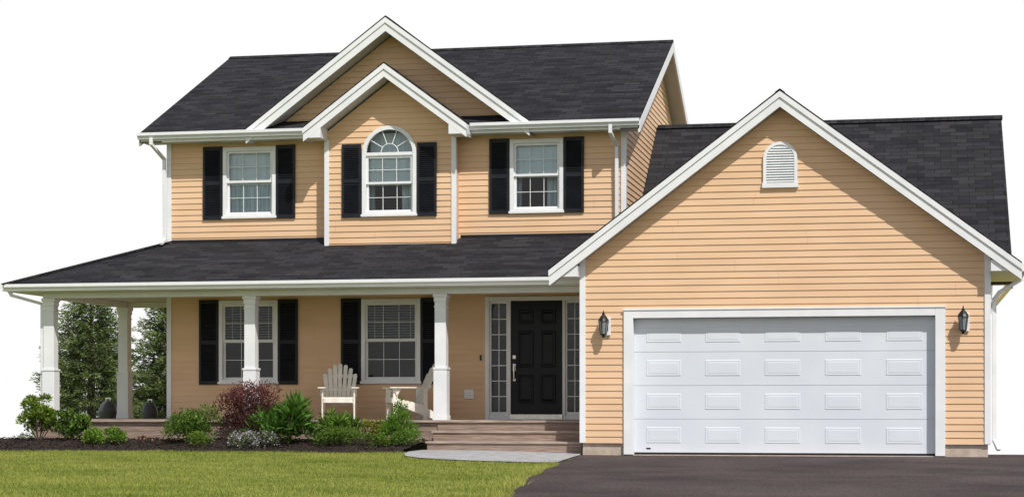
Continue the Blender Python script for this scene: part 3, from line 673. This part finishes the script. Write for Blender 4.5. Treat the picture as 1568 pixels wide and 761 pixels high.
bush('dwarf_shrub',-8.28,-.35,.60,.45,.32,1700,.035,G1,(.14,.26,.035),clumps=12,clump=.85)
bush('conical_cedar',-8.45,0.0,.66,.66,.80,4200,.04,(.02,.055,.008),(.15,.29,.03),clumps=18,cone=True,aspect=.4,up=.8)
# ------------------------------------------------------------------ conifers
def spruce(x,y,H,Rr,nb=420):
    z=float(gz(x,y)); e=empty('spruce_tree',(x,y,z))
    MB().lathe((0,0,0),[(.11,-.1),(.09,H*.3),(.05,H*.7),(.01,H*.98)],10).build('trunk',M['bark'],e)
    Cs=[];As=[];cols=[];br=MB()
    for k in range(nb):
        t=(k+rng.random())/nb; t=t**.9; zz=H*(.04+.95*t); a=k*2.399+rng.normal()*.3
        Lb=Rr*((1-t)**.7)*rng.uniform(.58,1.22)+.06; o=np.array([math.cos(a),math.sin(a),0]); sd=np.array([-math.sin(a),math.cos(a),0])
        dr=.05-.35*(1-t); m=max(4,int(Lb/.055)); cv=rng.random()
        if k%4==0: br.seg((0,0,zz),tuple(o*Lb*.8+np.array([0,0,zz+dr*Lb*.6])),.014)
        for j in range(m):
            s=(j+1)/m
            if s<.25: continue
            p=o*Lb*s+np.array([0,0,zz+dr*Lb*s+.16*Lb*s*s])
            wd=.22*Lb*(1-s*.6)+.04
            for q in range(7):
                off=rng.uniform(-1,1); P=p+sd*off*wd+np.array([0,0,rng.normal()*.025-.04*abs(off)])
                Cs.append(P); As.append(o*.9+sd*off*1.1+np.array([0,0,rng.normal()*.4+.1]))
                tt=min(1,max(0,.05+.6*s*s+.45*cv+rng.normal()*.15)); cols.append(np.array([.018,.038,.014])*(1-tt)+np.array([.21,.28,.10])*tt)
    A=unit(np.array(As)); n=len(A)
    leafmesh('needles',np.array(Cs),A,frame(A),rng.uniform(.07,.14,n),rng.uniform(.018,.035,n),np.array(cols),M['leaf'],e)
    br.build('branches',M['bark'],e)
spruce(-20.2,14,4.7,1.85,460); spruce(-17.75,13.5,4.9,1.7,460); spruce(-21.9,18,4.0,1.7,300); spruce(-19.6,17.5,3.0,1.5,260)
grill(-17.15,8,-.24,.72); grill(-15.98,7.5,-.27,.6)
# ------------------------------------------------------------------ light
AZ,EL=R(38),R(50)
sd=Vector((math.sin(AZ)*math.cos(EL),-math.cos(AZ)*math.cos(EL),math.sin(EL)))
L=bpy.data.lights.new('sun','SUN'); L.energy=4.3; L.angle=R(.53); L.color=(1,.955,.89)
lo=bpy.data.objects.new('sun',L); lo.rotation_euler=(-sd).to_track_quat('-Z','Y').to_euler(); lo.location=sd*60; sc.collection.objects.link(lo)
W=bpy.data.worlds.new('World'); sc.world=W; W.use_nodes=True; nt=W.node_tree; nt.nodes.clear()
out=N(nt,'ShaderNodeOutputWorld'); bg=N(nt,'ShaderNodeBackground'); bw=N(nt,'ShaderNodeBackground')
sky=N(nt,'ShaderNodeTexSky'); sky.sky_type='NISHITA'; sky.sun_disc=False; sky.sun_elevation=EL; sky.sun_rotation=math.pi-AZ
nt.links.new(sky.outputs[0],bg.inputs[0]); bg.inputs[1].default_value=.07
bw.inputs[0].default_value=(1,1,1,1); bw.inputs[1].default_value=1.0
tc=N(nt,'ShaderNodeTexCoord'); sx=N(nt,'ShaderNodeSeparateXYZ'); nt.links.new(tc.outputs['Generated'],sx.inputs[0])
mr=N(nt,'ShaderNodeMapRange'); mr.interpolation_type='SMOOTHSTEP'; mr.inputs['From Min'].default_value=.26; mr.inputs['From Max'].default_value=.6
nt.links.new(sx.outputs['Z'],mr.inputs['Value'])
mx=N(nt,'ShaderNodeMixShader'); nt.links.new(mr.outputs[0],mx.inputs[0]); nt.links.new(bw.outputs[0],mx.inputs[1]); nt.links.new(bg.outputs[0],mx.inputs[2]); nt.links.new(mx.outputs[0],out.inputs[0])
# ------------------------------------------------------------------ camera
cam=bpy.data.cameras.new('camera'); co=bpy.data.objects.new('camera',cam); sc.collection.objects.link(co)
cam.sensor_width=36; cam.lens=36*2980/1568; cam.shift_y=241.5/1568; cam.clip_end=2000
co.location=(0,-31.8,.84); co.rotation_euler=(R(90),0,math.atan(.205)); sc.camera=co
